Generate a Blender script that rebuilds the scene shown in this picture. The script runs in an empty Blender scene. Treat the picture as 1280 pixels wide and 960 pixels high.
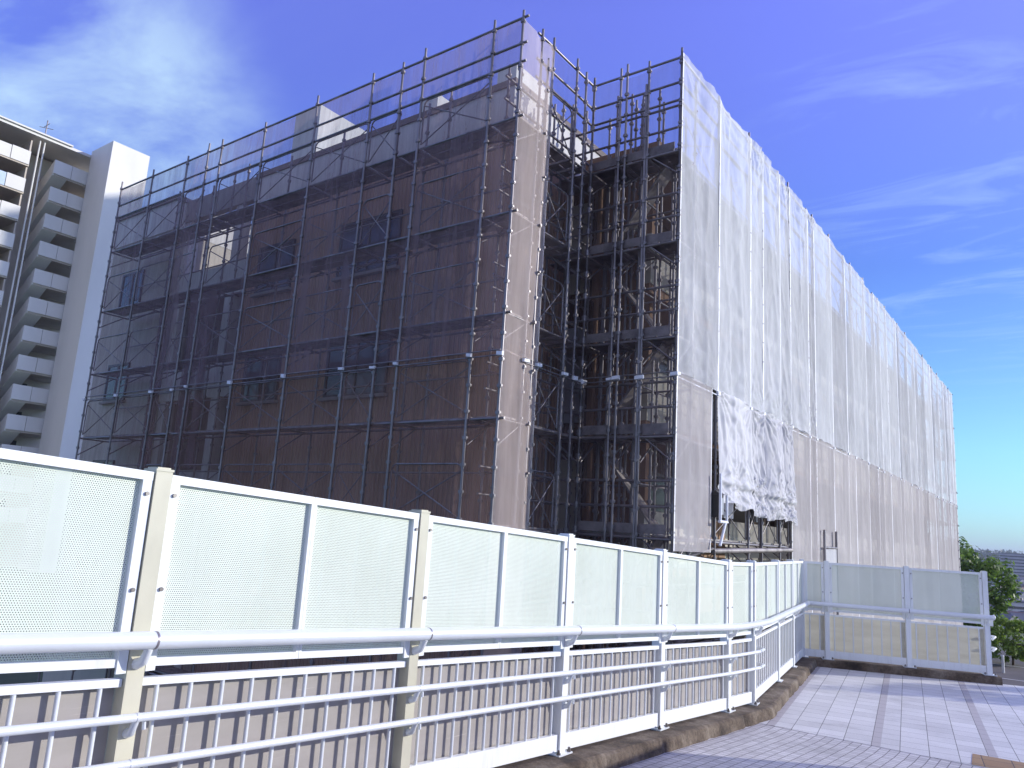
import bpy, math, random
from mathutils import Vector, Matrix, noise
rnd = random.Random(7)
V = Vector
sc = bpy.context.scene
COL = sc.collection
R_ = math.radians

# ------------------------------------------------------------------ helpers
ORG = {}


class MB:
    """collects shapes (world coordinates) and links them as ONE mesh object"""
    def __init__(s):
        s.v = []; s.f = []; s.sm = []; s.mi = []; s.uv = {}

    def add(s, vs, fs, smooth=False, mi=0):
        b = len(s.v)
        s.v += [V(p) for p in vs]
        for f in fs:
            s.f.append([i + b for i in f]); s.sm.append(smooth); s.mi.append(mi)
        return s

    def box(s, x0, x1, y0, y1, z0, z1, mi=0):
        p = [(x0, y0, z0), (x1, y0, z0), (x1, y1, z0), (x0, y1, z0), (x0, y0, z1), (x1, y0, z1), (x1, y1, z1), (x0, y1, z1)]
        return s.add(p, [(0, 3, 2, 1), (4, 5, 6, 7), (0, 1, 5, 4), (1, 2, 6, 5), (2, 3, 7, 6), (3, 0, 4, 7)], mi=mi)

    def hexa(s, p, mi=0):
        """eight corners: bottom ring 0-3, top ring 4-7"""
        return s.add(p, [(0, 3, 2, 1), (4, 5, 6, 7), (0, 1, 5, 4), (1, 2, 6, 5), (2, 3, 7, 6), (3, 0, 4, 7)], mi=mi)

    def prism(s, poly, ext, mi=0):
        n = len(poly); e = V(ext)
        p = [V(q) for q in poly] + [V(q) + e for q in poly]
        fs = [tuple(range(n))[::-1], tuple(range(n, 2 * n))]
        fs += [(i, (i + 1) % n, n + (i + 1) % n, n + i) for i in range(n)]
        return s.add(p, fs, mi=mi)

    def tube(s, pts, r, n=8, cap=True, mi=0):
        pts = [V(p) for p in pts]
        vs = []; fs = []
        m = len(pts)
        ref = None
        for k in range(m):
            if k == 0: d = pts[1] - pts[0]
            elif k == m - 1: d = pts[-1] - pts[-2]
            else: d = (pts[k + 1] - pts[k]).normalized() + (pts[k] - pts[k - 1]).normalized()
            d.normalize()
            if ref is None or abs(ref.dot(d)) > 0.95:
                ref = V((0, 0, 1)) if abs(d.z) < 0.9 else V((1, 0, 0))
            a = d.cross(ref).normalized(); b = d.cross(a)
            rr = r[k] if isinstance(r, (list, tuple)) else r
            for j in range(n):
                t = 2 * math.pi * j / n
                vs.append(pts[k] + a * (rr * math.cos(t)) + b * (rr * math.sin(t)))
        for k in range(m - 1):
            for j in range(n):
                j2 = (j + 1) % n
                fs.append((k * n + j, k * n + j2, (k + 1) * n + j2, (k + 1) * n + j))
        s.add(vs, fs, True, mi)
        if cap:
            s.add(vs[:n], [tuple(range(n))], False, mi)
            s.add(vs[-n:], [tuple(range(n))[::-1]], False, mi)
        return s

    def build(s, name, mat, parent=None, org=None):
        o0 = ORG[parent.name] if parent is not None else V(org) if org is not None else V((0, 0, 0))
        me = bpy.data.meshes.new(name)
        me.from_pydata([tuple(p - o0) for p in s.v], [], s.f)
        mats = mat if isinstance(mat, (list, tuple)) else [mat]
        for m in mats: me.materials.append(m)
        me.polygons.foreach_set('use_smooth', s.sm)
        if len(mats) > 1: me.polygons.foreach_set('material_index', s.mi)
        if s.uv:
            u = me.uv_layers.new(name='UVMap')
            for p in me.polygons:
                if p.index in s.uv:
                    for li, c in zip(p.loop_indices, s.uv[p.index]): u.data[li].uv = c
        o = bpy.data.objects.new(name, me)
        COL.objects.link(o)
        if parent is not None: o.parent = parent
        else: o.location = o0
        ORG[o.name] = o0
        return o


def empty(name, loc):
    o = bpy.data.objects.new(name, None)
    o.empty_display_size = 0.3
    COL.objects.link(o); o.location = loc
    ORG[o.name] = V(loc)
    return o


def tag(o, label=None, cat=None, group=None, kind=None):
    if label: o['label'] = label
    if cat: o['category'] = cat
    if group: o['group'] = group
    if kind: o['kind'] = kind
    return o


ORD = ['first', 'second', 'third', 'fourth', 'fifth', 'sixth', 'seventh', 'eighth', 'ninth', 'tenth', 'eleventh', 'twelfth', 'thirteenth',
       'fourteenth', 'fifteenth', 'sixteenth', 'seventeenth', 'eighteenth', 'nineteenth', 'twentieth', 'twenty-first', 'twenty-second',
       'twenty-third', 'twenty-fourth', 'twenty-fifth', 'twenty-sixth', 'twenty-seventh']


# ------------------------------------------------------------------ materials
def NT(name):
    m = bpy.data.materials.new(name); m.use_nodes = True
    nt = m.node_tree
    return m, nt, nt.nodes, nt.links, nt.nodes['Principled BSDF']


def mnode(N, L, op, a, b=None, c=None):
    n = N.new('ShaderNodeMath'); n.operation = op
    for i, x in enumerate((a, b, c)):
        if x is None: continue
        if isinstance(x, (int, float)): n.inputs[i].default_value = x
        else: L.new(x, n.inputs[i])
    return n.outputs[0]


def mixc(N, L, fac, a, b, bt='MIX'):
    n = N.new('ShaderNodeMix'); n.data_type = 'RGBA'; n.blend_type = bt
    for k, x in ((0, fac), (6, a), (7, b)):
        if isinstance(x, (int, float)): n.inputs[k].default_value = x
        elif isinstance(x, tuple): n.inputs[k].default_value = (*x, 1)
        else: L.new(x, n.inputs[k])
    return n.outputs[2]


def noisen(N, L, vec, scale, detail=4, rough=.55, stretch=None, dist=0):
    if stretch:
        mp = N.new('ShaderNodeMapping'); mp.inputs['Scale'].default_value = stretch
        L.new(vec, mp.inputs['Vector']); vec = mp.outputs[0]
    n = N.new('ShaderNodeTexNoise'); n.inputs['Scale'].default_value = scale
    n.inputs['Detail'].default_value = detail; n.inputs['Roughness'].default_value = rough
    n.inputs['Distortion'].default_value = dist
    L.new(vec, n.inputs['Vector'])
    return n.outputs['Fac']


def ramp(N, L, fac, stops):
    n = N.new('ShaderNodeValToRGB'); e = n.color_ramp.elements
    while len(e) < len(stops): e.new(0.5)
    for i, (p, c) in enumerate(stops):
        e[i].position = p; e[i].color = (*c, 1) if isinstance(c, tuple) else (c, c, c, 1)
    L.new(fac, n.inputs[0])
    return n.outputs[0]


def plain(name, c, rough=.6, metal=0., var=.12, scale=3., stretch=(1, 1, 1), bump=.0, bscale=40., spec=.5):
    m, nt, N, L, B = NT(name)
    geo = N.new('ShaderNodeNewGeometry')
    f = noisen(N, L, geo.outputs['Position'], scale, 6, .6, stretch)
    d = tuple(max(0, x * (1 - var * 2)) for x in c); u = tuple(min(1, x * (1 + var)) for x in c)
    L.new(ramp(N, L, f, [(.28, d), (.55, c), (.75, u)]), B.inputs['Base Color'])
    B.inputs['Roughness'].default_value = rough; B.inputs['Metallic'].default_value = metal
    B.inputs['Specular IOR Level'].default_value = spec
    if bump:
        bn = N.new('ShaderNodeBump'); bn.inputs['Strength'].default_value = bump; bn.inputs['Distance'].default_value = .02
        L.new(noisen(N, L, geo.outputs['Position'], bscale, 5), bn.inputs['Height']); L.new(bn.outputs[0], B.inputs['Normal'])
    return m


M = {}
M['white'] = plain('white_painted_aluminium', (.80, .82, .80), .38, 0, .05, 2.2, (1, 1, .4))
def weathered(name, c, dirt, rough):
    m, nt, N, L, B = NT(name)
    g = N.new('ShaderNodeNewGeometry').outputs['Position']
    a = noisen(N, L, g, 5, 6, .65, (2.4, 2.4, .22)); b = noisen(N, L, g, 55, 3, .6); d = noisen(N, L, g, 1.1, 4, .6)
    k = mnode(N, L, 'MULTIPLY', ramp(N, L, a, [(.50, 0.), (.72, 1.)]), ramp(N, L, d, [(.35, .15), (.65, .8)]))
    col = mixc(N, L, k, c, dirt)
    col = mixc(N, L, ramp(N, L, b, [(.70, 0.), (.76, .6)]), col, (.40, .36, .31))
    L.new(col, B.inputs['Base Color'])
    L.new(ramp(N, L, a, [(.3, rough - .08), (.7, rough + .22)]), B.inputs['Roughness'])
    return m
M['white'] = weathered('weathered_white_aluminium', (.81, .83, .82), (.62, .62, .58), .36)
M['cream_post'] = plain('cream_painted_post', (.60, .57, .43), .4, 0, .10, 2., (1, 1, .5))
M['rail'] = plain('satin_aluminium_tube', (.76, .79, .80), .33, .15, .04, 2.)
M['bolt'] = plain('dull_steel_bolt', (.22, .2, .19), .4, .8, .1)
M['steel'] = plain('galvanised_steel', (.25, .23, .24), .42, .4, .2, 4., (1, 1, .5))
M['darksteel'] = plain('dull_brown_grey_steel_board', (.30, .27, .265), .55, .3, .3, 3.)
M['clip'] = plain('white_net_tie', (.78, .8, .86), .6, 0, .05)
M['cream_wall'] = plain('cream_render', (.50, .47, .40), .8, 0, .1, .8, (1, 1, .35), .15, 30)
M['white_conc'] = plain('white_painted_parapet', (.66, .66, .64), .75, 0, .08, .7, (1, 1, .3), .1, 25)
M['conc'] = plain('grey_concrete', (.30, .29, .28), .85, 0, .15, .8, (1, 1, .4), .3, 18)
M['slab_under'] = plain('brown_slab_soffit', (.30, .18, .11), .85, 0, .15, 1.)
M['glass'] = plain('dark_window_glass', (.03, .035, .045), .08, 0, .05)
M['frame'] = plain('dark_window_frame', (.05, .045, .045), .4, .4, .1)
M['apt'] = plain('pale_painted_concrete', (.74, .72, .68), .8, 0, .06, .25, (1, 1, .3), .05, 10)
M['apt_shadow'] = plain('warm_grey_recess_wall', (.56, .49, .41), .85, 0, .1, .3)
M['pale_glass'] = plain('pale_blue_balcony_panel', (.5, .6, .74), .25, 0, .05)
M['bark'] = plain('grey_brown_bark', (.12, .085, .06), .9, 0, .25, 5, (1, 1, .3), .5, 30)
M['asphalt'] = plain('weathered_asphalt', (.13, .115, .11), .9, 0, .12, .6, (1, 1, 1), .2, 60)
M['paint'] = plain('white_road_paint', (.7, .7, .68), .7, 0, .1)
M['soil'] = plain('dry_grassy_ground', (.09, .11, .05), .95, 0, .25, .15, (1, 1, 1), .3, 6)
M['panel_blue'] = plain('grey_blue_board', (.30, .32, .36), .5)


def mat_kerb():
    m, nt, N, L, B = NT('stained_concrete_kerb')
    g = N.new('ShaderNodeNewGeometry').outputs['Position']
    a = noisen(N, L, g, 2.2, 7, .65); b = noisen(N, L, g, 26, 5, .7)
    c1 = ramp(N, L, a, [(.30, (.03, .022, .017)), (.47, (.13, .095, .065)), (.68, (.27, .22, .165))])
    c = mixc(N, L, .75, c1, ramp(N, L, b, [(.3, .35), (.62, 1.)]), 'MULTIPLY')
    L.new(c, B.inputs['Base Color']); B.inputs['Roughness'].default_value = .95
    bn = N.new('ShaderNodeBump'); bn.inputs['Strength'].default_value = .8; bn.inputs['Distance'].default_value = .015
    L.new(b, bn.inputs['Height']); L.new(bn.outputs[0], B.inputs['Normal'])
    return m


M['kerb'] = mat_kerb()


def mat_ribbed(name='brown_ribbed_cladding', k=1.):
    """brown ribbed cladding: vertical ribs, faint weather streaks"""
    m, nt, N, L, B = NT(name)
    g = N.new('ShaderNodeNewGeometry').outputs['Position']
    s = N.new('ShaderNodeSeparateXYZ'); L.new(g, s.inputs[0])
    u = mnode(N, L, 'ADD', s.outputs[0], s.outputs[1])
    fr = mnode(N, L, 'FRACT', mnode(N, L, 'MULTIPLY', u, 1 / .115))
    tri = mnode(N, L, 'ABSOLUTE', mnode(N, L, 'SUBTRACT', fr, .5))
    rib = N.new('ShaderNodeMapRange'); rib.interpolation_type = 'SMOOTHSTEP'
    rib.inputs['From Min'].default_value = .16; rib.inputs['From Max'].default_value = .34
    L.new(tri, rib.inputs['Value'])
    st = noisen(N, L, g, 1.1, 6, .6, (1.6, 1.6, .12)); st2 = noisen(N, L, g, .35, 3)
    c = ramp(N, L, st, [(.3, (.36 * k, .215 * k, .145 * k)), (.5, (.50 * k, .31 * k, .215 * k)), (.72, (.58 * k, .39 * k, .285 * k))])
    c = mixc(N, L, .5, c, ramp(N, L, st2, [(.3, .6), (.7, 1.)]), 'MULTIPLY')
    seam = mnode(N, L, 'LESS_THAN', tri, .05)
    c = mixc(N, L, mnode(N, L, 'MULTIPLY', seam, .55), c, (.07, .045, .033))
    L.new(c, B.inputs['Base Color']); B.inputs['Roughness'].default_value = .75
    bn = N.new('ShaderNodeBump'); bn.inputs['Strength'].default_value = .9; bn.inputs['Distance'].default_value = .025
    L.new(rib.outputs[0], bn.inputs['Height']); L.new(bn.outputs[0], B.inputs['Normal'])
    return m


M['ribbed'] = mat_ribbed()
M['ribbed_shade'] = mat_ribbed('shade_darkened_ribbed_cladding', .24)  # same brown cladding, darkened to put the recess shade into its colour
M['coping'] = plain('grey_brown_coping', (.20, .165, .15), .8, 0, .12, 1.)


def mat_perf():
    """aluminium sheet punched with staggered round holes (UV in metres)"""
    m, nt, N, L, B = NT('perforated_cream_aluminium')
    uv = N.new('ShaderNodeUVMap'); s = N.new('ShaderNodeSeparateXYZ'); L.new(uv.outputs[0], s.inputs[0])
    p = .0118
    v = mnode(N, L, 'MULTIPLY', s.outputs[1], 1 / (p * .866))
    row = mnode(N, L, 'FLOOR', v)
    off = mnode(N, L, 'MULTIPLY', mnode(N, L, 'MODULO', row, 2.), .5)
    u = mnode(N, L, 'ADD', mnode(N, L, 'MULTIPLY', s.outputs[0], 1 / p), off)
    du = mnode(N, L, 'MULTIPLY', mnode(N, L, 'SUBTRACT', mnode(N, L, 'FRACT', u), .5), p)
    dv = mnode(N, L, 'MULTIPLY', mnode(N, L, 'SUBTRACT', mnode(N, L, 'FRACT', v), .5), p * .866)
    r2 = mnode(N, L, 'ADD', mnode(N, L, 'MULTIPLY', du, du), mnode(N, L, 'MULTIPLY', dv, dv))
    hole = mnode(N, L, 'LESS_THAN', r2, .0027 ** 2)
    g = N.new('ShaderNodeNewGeometry').outputs['Position']
    n = noisen(N, L, g, 1.6, 5, .6)
    L.new(ramp(N, L, n, [(.3, (.62, .67, .56)), (.7, (.71, .76, .65))]), B.inputs['Base Color'])
    B.inputs['Roughness'].default_value = .42
    t = N.new('ShaderNodeBsdfTransparent'); mx = N.new('ShaderNodeMixShader')
    L.new(hole, mx.inputs[0]); L.new(B.outputs[0], mx.inputs[1]); L.new(t.outputs[0], mx.inputs[2])
    L.new(mx.outputs[0], N['Material Output'].inputs['Surface'])
    return m


M['perf'] = mat_perf()


def mat_infill(name, c0, c1, tl):
    m, nt, N, L, B = NT(name)
    g = N.new('ShaderNodeNewGeometry').outputs['Position']
    a = noisen(N, L, g, 1.3, 6, .6, (1, 1, 5)); b = noisen(N, L, g, 7, 3, .5, (.25, .25, 14))
    c = ramp(N, L, a, [(.3, c0), (.7, c1)])
    c = mixc(N, L, ramp(N, L, b, [(.68, 0.), (.74, .45)]), c, tuple(min(1, x * 1.7) for x in c1))
    L.new(c, B.inputs['Base Color']); B.inputs['Roughness'].default_value = .35
    tr = N.new('ShaderNodeBsdfTranslucent'); L.new(c, tr.inputs[0])
    mx = N.new('ShaderNodeMixShader'); mx.inputs[0].default_value = tl
    L.new(B.outputs[0], mx.inputs[1]); L.new(tr.outputs[0], mx.inputs[2])
    L.new(mx.outputs[0], N['Material Output'].inputs['Surface'])
    return m


M['infill'] = mat_infill('taupe_plastic_infill', (.37, .34, .31), (.45, .415, .38), .12)
M['infill_cream'] = mat_infill('cream_plastic_infill', (.70, .68, .60), (.82, .80, .72), .72)


def mat_net(name, alpha, c, tl, streak):
    m, nt, N, L, B = NT(name)
    g = N.new('ShaderNodeNewGeometry').outputs['Position']
    a = noisen(N, L, g, 1.2, 5, .6, (1.5, 1.5, .5)); b = ramp(N, L, noisen(N, L, g, 4.5, 6, .65, (1, 1, .11), .4), [(.32, 0.), (.68, 1.)])
    d = N.new('ShaderNodeBsdfDiffuse'); t = N.new('ShaderNodeBsdfTranslucent'); tp = N.new('ShaderNodeBsdfTransparent')
    ob = N.new('ShaderNodeObjectInfo')
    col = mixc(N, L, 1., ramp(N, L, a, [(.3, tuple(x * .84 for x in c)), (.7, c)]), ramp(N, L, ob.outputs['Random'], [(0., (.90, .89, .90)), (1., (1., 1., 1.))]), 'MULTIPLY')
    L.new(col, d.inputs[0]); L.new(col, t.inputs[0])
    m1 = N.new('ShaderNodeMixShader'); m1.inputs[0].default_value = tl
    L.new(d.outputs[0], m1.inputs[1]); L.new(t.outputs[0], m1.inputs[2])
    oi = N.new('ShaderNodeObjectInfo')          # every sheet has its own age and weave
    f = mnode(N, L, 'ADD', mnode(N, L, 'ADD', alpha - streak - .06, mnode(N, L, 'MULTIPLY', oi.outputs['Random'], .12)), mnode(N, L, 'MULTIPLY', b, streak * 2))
    f.node.use_clamp = True
    m2 = N.new('ShaderNodeMixShader'); L.new(f, m2.inputs[0]); L.new(tp.outputs[0], m2.inputs[1]); L.new(m1.outputs[0], m2.inputs[2])
    N.remove(B); L.new(m2.outputs[0], N['Material Output'].inputs['Surface'])
    return m


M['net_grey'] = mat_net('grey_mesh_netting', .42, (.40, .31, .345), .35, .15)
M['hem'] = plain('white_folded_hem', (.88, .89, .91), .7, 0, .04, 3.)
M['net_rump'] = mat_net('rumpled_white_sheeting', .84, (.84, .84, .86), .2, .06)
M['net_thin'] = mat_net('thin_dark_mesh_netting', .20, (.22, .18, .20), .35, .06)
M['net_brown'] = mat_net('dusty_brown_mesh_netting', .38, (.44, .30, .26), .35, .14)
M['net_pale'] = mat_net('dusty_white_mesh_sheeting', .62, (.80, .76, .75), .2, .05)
M['net_tan'] = mat_net('sunlit_tan_mesh_sheeting', .48, (.78, .66, .61), .25, .08)  # lighter, denser netting; the sun on this sheet is partly in its tint
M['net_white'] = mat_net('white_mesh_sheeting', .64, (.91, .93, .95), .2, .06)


def mat_tiles(name, size, grout, rot, c0, c1, band=None):
    m, nt, N, L, B = NT(name)
    g = N.new('ShaderNodeNewGeometry').outputs['Position']
    mp = N.new('ShaderNodeMapping'); mp.vector_type = 'TEXTURE'; mp.inputs['Location'].default_value = (-3.6, 11.2, 0)
    mp.inputs['Rotation'].default_value = (0, 0, rot); L.new(g, mp.inputs['Vector'])
    s = N.new('ShaderNodeSeparateXYZ'); L.new(mp.outputs[0], s.inputs[0])
    us = mnode(N, L, 'MULTIPLY', s.outputs[0], 1 / size); vs = mnode(N, L, 'MULTIPLY', s.outputs[1], 1 / size)
    cell = N.new('ShaderNodeCombineXYZ'); L.new(mnode(N, L, 'FLOOR', us), cell.inputs[0]); L.new(mnode(N, L, 'FLOOR', vs), cell.inputs[1])
    wn = N.new('ShaderNodeTexWhiteNoise'); L.new(cell.outputs[0], wn.inputs['Vector'])
    def edge(x):
        f = mnode(N, L, 'FRACT', x)
        return mnode(N, L, 'MINIMUM', f, mnode(N, L, 'SUBTRACT', 1., f))
    e = mnode(N, L, 'MINIMUM', edge(us), edge(vs))
    gm = mnode(N, L, 'LESS_THAN', e, grout / size)
    big = noisen(N, L, g, .9, 6, .62); fine = noisen(N, L, g, 60, 3, .6)
    c = ramp(N, L, wn.outputs[0], [(0., c0), (1., c1)])
    c = mixc(N, L, .55, c, ramp(N, L, big, [(.30, .42), (.42, .82), (.60, 1.)]), 'MULTIPLY')
    c = mixc(N, L, .35, c, ramp(N, L, fine, [(.3, .6), (.7, 1.)]), 'MULTIPLY')
    if band:
        w, per, bc = band
        fb = mnode(N, L, 'FRACT', mnode(N, L, 'ADD', mnode(N, L, 'MULTIPLY', s.outputs[0], 1 / per), .999))
        c = mixc(N, L, mnode(N, L, 'LESS_THAN', fb, w / per), c, bc)
    c = mixc(N, L, mnode(N, L, 'MULTIPLY', gm, .85), c, (.06, .05, .05))
    L.new(c, B.inputs['Base Color']); B.inputs['Roughness'].default_value = .6
    bn = N.new('ShaderNodeBump'); bn.inputs['Strength'].default_value = .5; bn.inputs['Distance'].default_value = .006
    h = mnode(N, L, 'ADD', mnode(N, L, 'SUBTRACT', 1., gm), mnode(N, L, 'MULTIPLY', wn.outputs[0], .25))
    L.new(h, bn.inputs['Height']); L.new(bn.outputs[0], B.inputs['Normal'])
    return m


ROT2 = math.atan2(.165, .986)      # tile field turned with the second fence run
M['tile_big'] = mat_tiles('pale_square_paving', .31, .004, ROT2, (.66, .65, .64), (.78, .77, .76), (.10, 1.24, (.46, .43, .43)))
M['tile_small'] = mat_tiles('small_pale_paving', .105, .0045, 0, (.54, .52, .52), (.70, .68, .68))
M['tile_tact'] = mat_tiles('ochre_tactile_paving', .30, .006, ROT2, (.36, .22, .10), (.42, .27, .13))


def mat_leaf(name, c0, c1, tl=.5):
    m, nt, N, L, B = NT(name)
    g = N.new('ShaderNodeNewGeometry')
    oi = noisen(N, L, g.outputs['Position'], .8, 3)
    c = ramp(N, L, mnode(N, L, 'ADD', mnode(N, L, 'MULTIPLY', g.outputs['Random Per Island'], .6), mnode(N, L, 'MULTIPLY', oi, .5)), [(.2, c0), (.85, c1)])
    L.new(c, B.inputs['Base Color']); B.inputs['Roughness'].default_value = .5
    t = N.new('ShaderNodeBsdfTranslucent'); L.new(c, t.inputs[0])
    mx = N.new('ShaderNodeMixShader'); mx.inputs[0].default_value = tl
    L.new(B.outputs[0], mx.inputs[1]); L.new(t.outputs[0], mx.inputs[2]); L.new(mx.outputs[0], N['Material Output'].inputs['Surface'])
    return m


M['leaf_dark'] = mat_leaf('dark_green_leaves', (.06, .115, .02), (.20, .32, .06))
M['leaf_mid'] = mat_leaf('fresh_green_leaves', (.13, .22, .03), (.30, .42, .07))
M['leaf_far'] = mat_leaf('far_wood_leaves', (.02, .04, .02), (.05, .08, .035))
M['grass'] = mat_leaf('short_grass', (.05, .09, .02), (.10, .17, .04))

# ------------------------------------------------------------------ fences on the walkway
def zbase(y):
    return -1.70 - .0505 * (y - 2.15) if y < 10.25 else -2.109


class Bay:
    def __init__(s, P0, P1):
        s.a = V((P0[0], P0[1], zbase(P0[1]))); s.b = V((P1[0], P1[1], zbase(P1[1])))
        d = V((s.b.x - s.a.x, s.b.y - s.a.y, 0)); s.L = d.length; s.d = d / s.L
        s.n = V((s.d.y, -s.d.x, 0)); s.dz = (s.b.z - s.a.z) / s.L

    def p(s, t, off, h):
        return V((s.a.x, s.a.y, s.a.z + s.dz * t + h)) + s.d * t + s.n * off

    def bar(s, mb, t0, t1, o0, o1, h0, h1, mi=0):
        mb.hexa([s.p(t0, o1, h0), s.p(t1, o1, h0), s.p(t1, o0, h0), s.p(t0, o0, h0), s.p(t0, o1, h1), s.p(t1, o1, h1), s.p(t1, o0, h1), s.p(t0, o0, h1)], mi)


def fence_post(P, d, parent, mat, bolts=True):
    z = zbase(P[1]); d = V((d[0], d[1], 0)).normalized(); n = V((d.y, -d.x, 0))
    c = V((P[0], P[1], z))
    def blk(mb, t0, t1, o0, o1, h0, h1):
        q = lambda t, o, h: c + d * t + n * o + V((0, 0, h))
        mb.hexa([q(t0, o1, h0), q(t1, o1, h0), q(t1, o0, h0), q(t0, o0, h0), q(t0, o1, h1), q(t1, o1, h1), q(t1, o0, h1), q(t0, o0, h1)])
    mb = MB(); blk(mb, -.045, .045, -.075, .045, .012, 1.9)
    # slightly domed cap
    q = lambda t, o, h: c + d * t + n * o + V((0, 0, h))
    for (w, h0, h1) in ((.049, 1.9, 1.912), (.036, 1.912, 1.921)):
        blk(mb, -w, w, -w - .03, w, h0, h1)
    po = mb.build('post', mat, parent)
    mb = MB(); blk(mb, -.11, .11, -.10, .085, .0, .012)
    mb.build('base_plate', M['rail'], po)
    if bolts:
        for t in (-.085, .085):
            b = MB(); b.tube([q(t, .06, .012), q(t, .06, .05)], .012, 8); b.tube([q(t, .06, .012), q(t, .06, .03)], .019, 6)
            b.build('bolt', M['bolt'], po)
        for h in (1.30, 1.78):
            for t in (-.075, .075):
                b = MB(); b.tube([q(t, .035, h), q(t, .045, h)], .011, 8)
                b.build('bolt', M['bolt'], po)
    # bracket that carries the handrail
    b = MB(); b.tube([q(0, .04, .94), q(0, .10, .96), q(0, .14, 1.03)], [.03, .024, .02], 8)
    blk(b, -.10, -.05, .03, .044, .90, 1.03); blk(b, .05, .10, .03, .044, .90, 1.03)
    b.build('rail_bracket', M['white'], po)
    return po


def fence_bay(B, parent, infill, rails=True, r_end=None):
    L = B.L
    # perforated upper panels, one or two to a bay
    nseg = 2 if L > 1.5 else 1
    x0, x1 = .052, L - .052
    for k in range(nseg):
        a = x0 + (x1 - x0) * k / nseg; b = x0 + (x1 - x0) * (k + 1) / nseg
        if k > 0: a += .003
        fr = MB(); w0 = .05 if k == 0 else .02; w1 = .05 if k == nseg - 1 else .02
        B.bar(fr, a, b, -.012, .035, 1.845, 1.89); B.bar(fr, a, b, -.012, .035, .925, .965)
        B.bar(fr, a, a + w0, -.01, .033, .965, 1.845); B.bar(fr, b - w1, b, -.01, .033, .965, 1.845)
        mb = MB(); q = [B.p(a + w0, .004, .965), B.p(b - w1, .004, .965), B.p(b - w1, .004, 1.845), B.p(a + w0, .004, 1.845)]
        mb.add(q, [(0, 1, 2, 3)]); mb.uv[0] = [(a + w0, .965), (b - w1, .965), (b - w1, 1.845), (a + w0, 1.845)]
        sh = mb.build('perforated_panel', M['perf'], parent)
        fr.build('panel_frame', M['white'], sh)
    # lower baluster panel
    s = MB(); B.bar(s, .05, L - .05, -.045, -.04, .10, .845); gp = s.build('baluster_panel', infill, parent)
    g = MB(); B.bar(g, .05, L - .05, -.02, .022, .83, .868); g.build('top_rail', M['white'], gp)
    g = MB(); B.bar(g, .05, L - .05, -.022, .024, .025, .165); g.build('bottom_rail', M['white'], gp)
    n = max(2, round((L - .1) / .183))
    for k in range(n):
        t = .05 + (L - .1) * (k + .5) / n
        b = MB(); b.tube([B.p(t, .004, .16), B.p(t, .004, .84)], .0125, 8, False); b.build('baluster', M['rail'], gp)
    if rails:
        for h in (.70, .488):
            b = MB(); e = r_end if r_end else L
            b.tube([B.p(.004, .115, h), B.p(e - .004, .115, h)], .0215, 12)
            ro = b.build('lower_rail', M['rail'], parent)
            b = MB(); b.tube([B.p(-.006, .115, h), B.p(.012, .115, h)], .0235, 12)
            b.tube([B.p(0, .115, h - .01), B.p(0, .08, h - .075), B.p(0, .04, h - .085)], [.016, .02, .026], 8)
            b.tube([B.p(0.045, .105, h - .012), B.p(.05, .105, h - .06)], .011, 6)
            b.build('rail_bracket', M['rail'], ro)


def handrail(pts, parent, joints):
    b = MB(); b.tube(pts, .043, 16); o = b.build('handrail', M['rail'], parent)
    for p, d in joints:
        j = MB(); d = V(d).normalized(); j.tube([V(p) - d * .006, V(p) + d * .006], .0445, 16); j.build('joint_ring', M['steel'], o)
    return o


run1 = [(-3.9, -1.89 + 2.02 * k) for k in range(7)]          # ... 10.23
run2 = [(-3.9, 10.23), (-3.83, 11.0), (-4.19, 13.2), (-4.486, 15.0), (-4.75, 16.6)]
D3 = V((3.11, 1.15, 0)).normalized()
run3 = [(-4.75 + D3.x * t, 16.6 + D3.y * t) for t in (0, .47, 1.95, 3.32)]

f1 = tag(empty('perforated_fence', (-3.9, 4.17, zbase(4.17))), 'long white perforated screen fence with handrail going down the ramp', 'fence')
for i, p in enumerate(run1):
    fence_post(p, (0, 1), f1, M['cream_post'] if p[1] < 5 else M['white'])
for i in range(len(run1) - 1):
    fence_bay(Bay(run1[i], run1[i + 1]), f1, M['infill'])
hz = lambda x, y: V((x + .14, y, zbase(y) + 1.065))
handrail([hz(-3.9, -1.89), hz(-3.9, 10.23)], f1, [(hz(-3.9, p[1] + .02), (0, 1, -.05)) for p in run1[1:-1]])

f2 = tag(empty('perforated_fence', (-4.2, 13.2, -2.109)), 'white perforated fence run bending away from the ramp foot to the corner', 'fence')
for i, p in enumerate(run2[1:4]):
    fence_post(p, (-.165, .986), f2, M['white'], i == 0)
for i in range(4):
    fence_bay(Bay(run2[i], run2[i + 1]), f2, M['infill_cream'] if i > 1 else M['infill'], rails=i < 1)
B2 = Bay(run2[1], run2[2])
for h in (.70, .488):
    b = MB(); b.tube([B2.p(0, .115, h), B2.p(.24, .115, h), B2.p(.27, .095, h), B2.p(.27, .02, h)], .0215, 10); b.build('lower_rail', M['rail'], f2)
pts = []
P0 = V((-3.76, 10.23)); P1 = V((-3.70, 10.9)); P2 = V((-4.61, 16.58))
for k in range(7):
    t = k / 6; c = (1 - t) ** 2 * P0 + 2 * t * (1 - t) * P1 + t * t * V((-3.77, 11.6))
    pts.append(V((c.x, c.y, -1.044)))
pts.append(V((P2.x, P2.y, -1.044)))
handrail(pts, f2, [])

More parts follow.
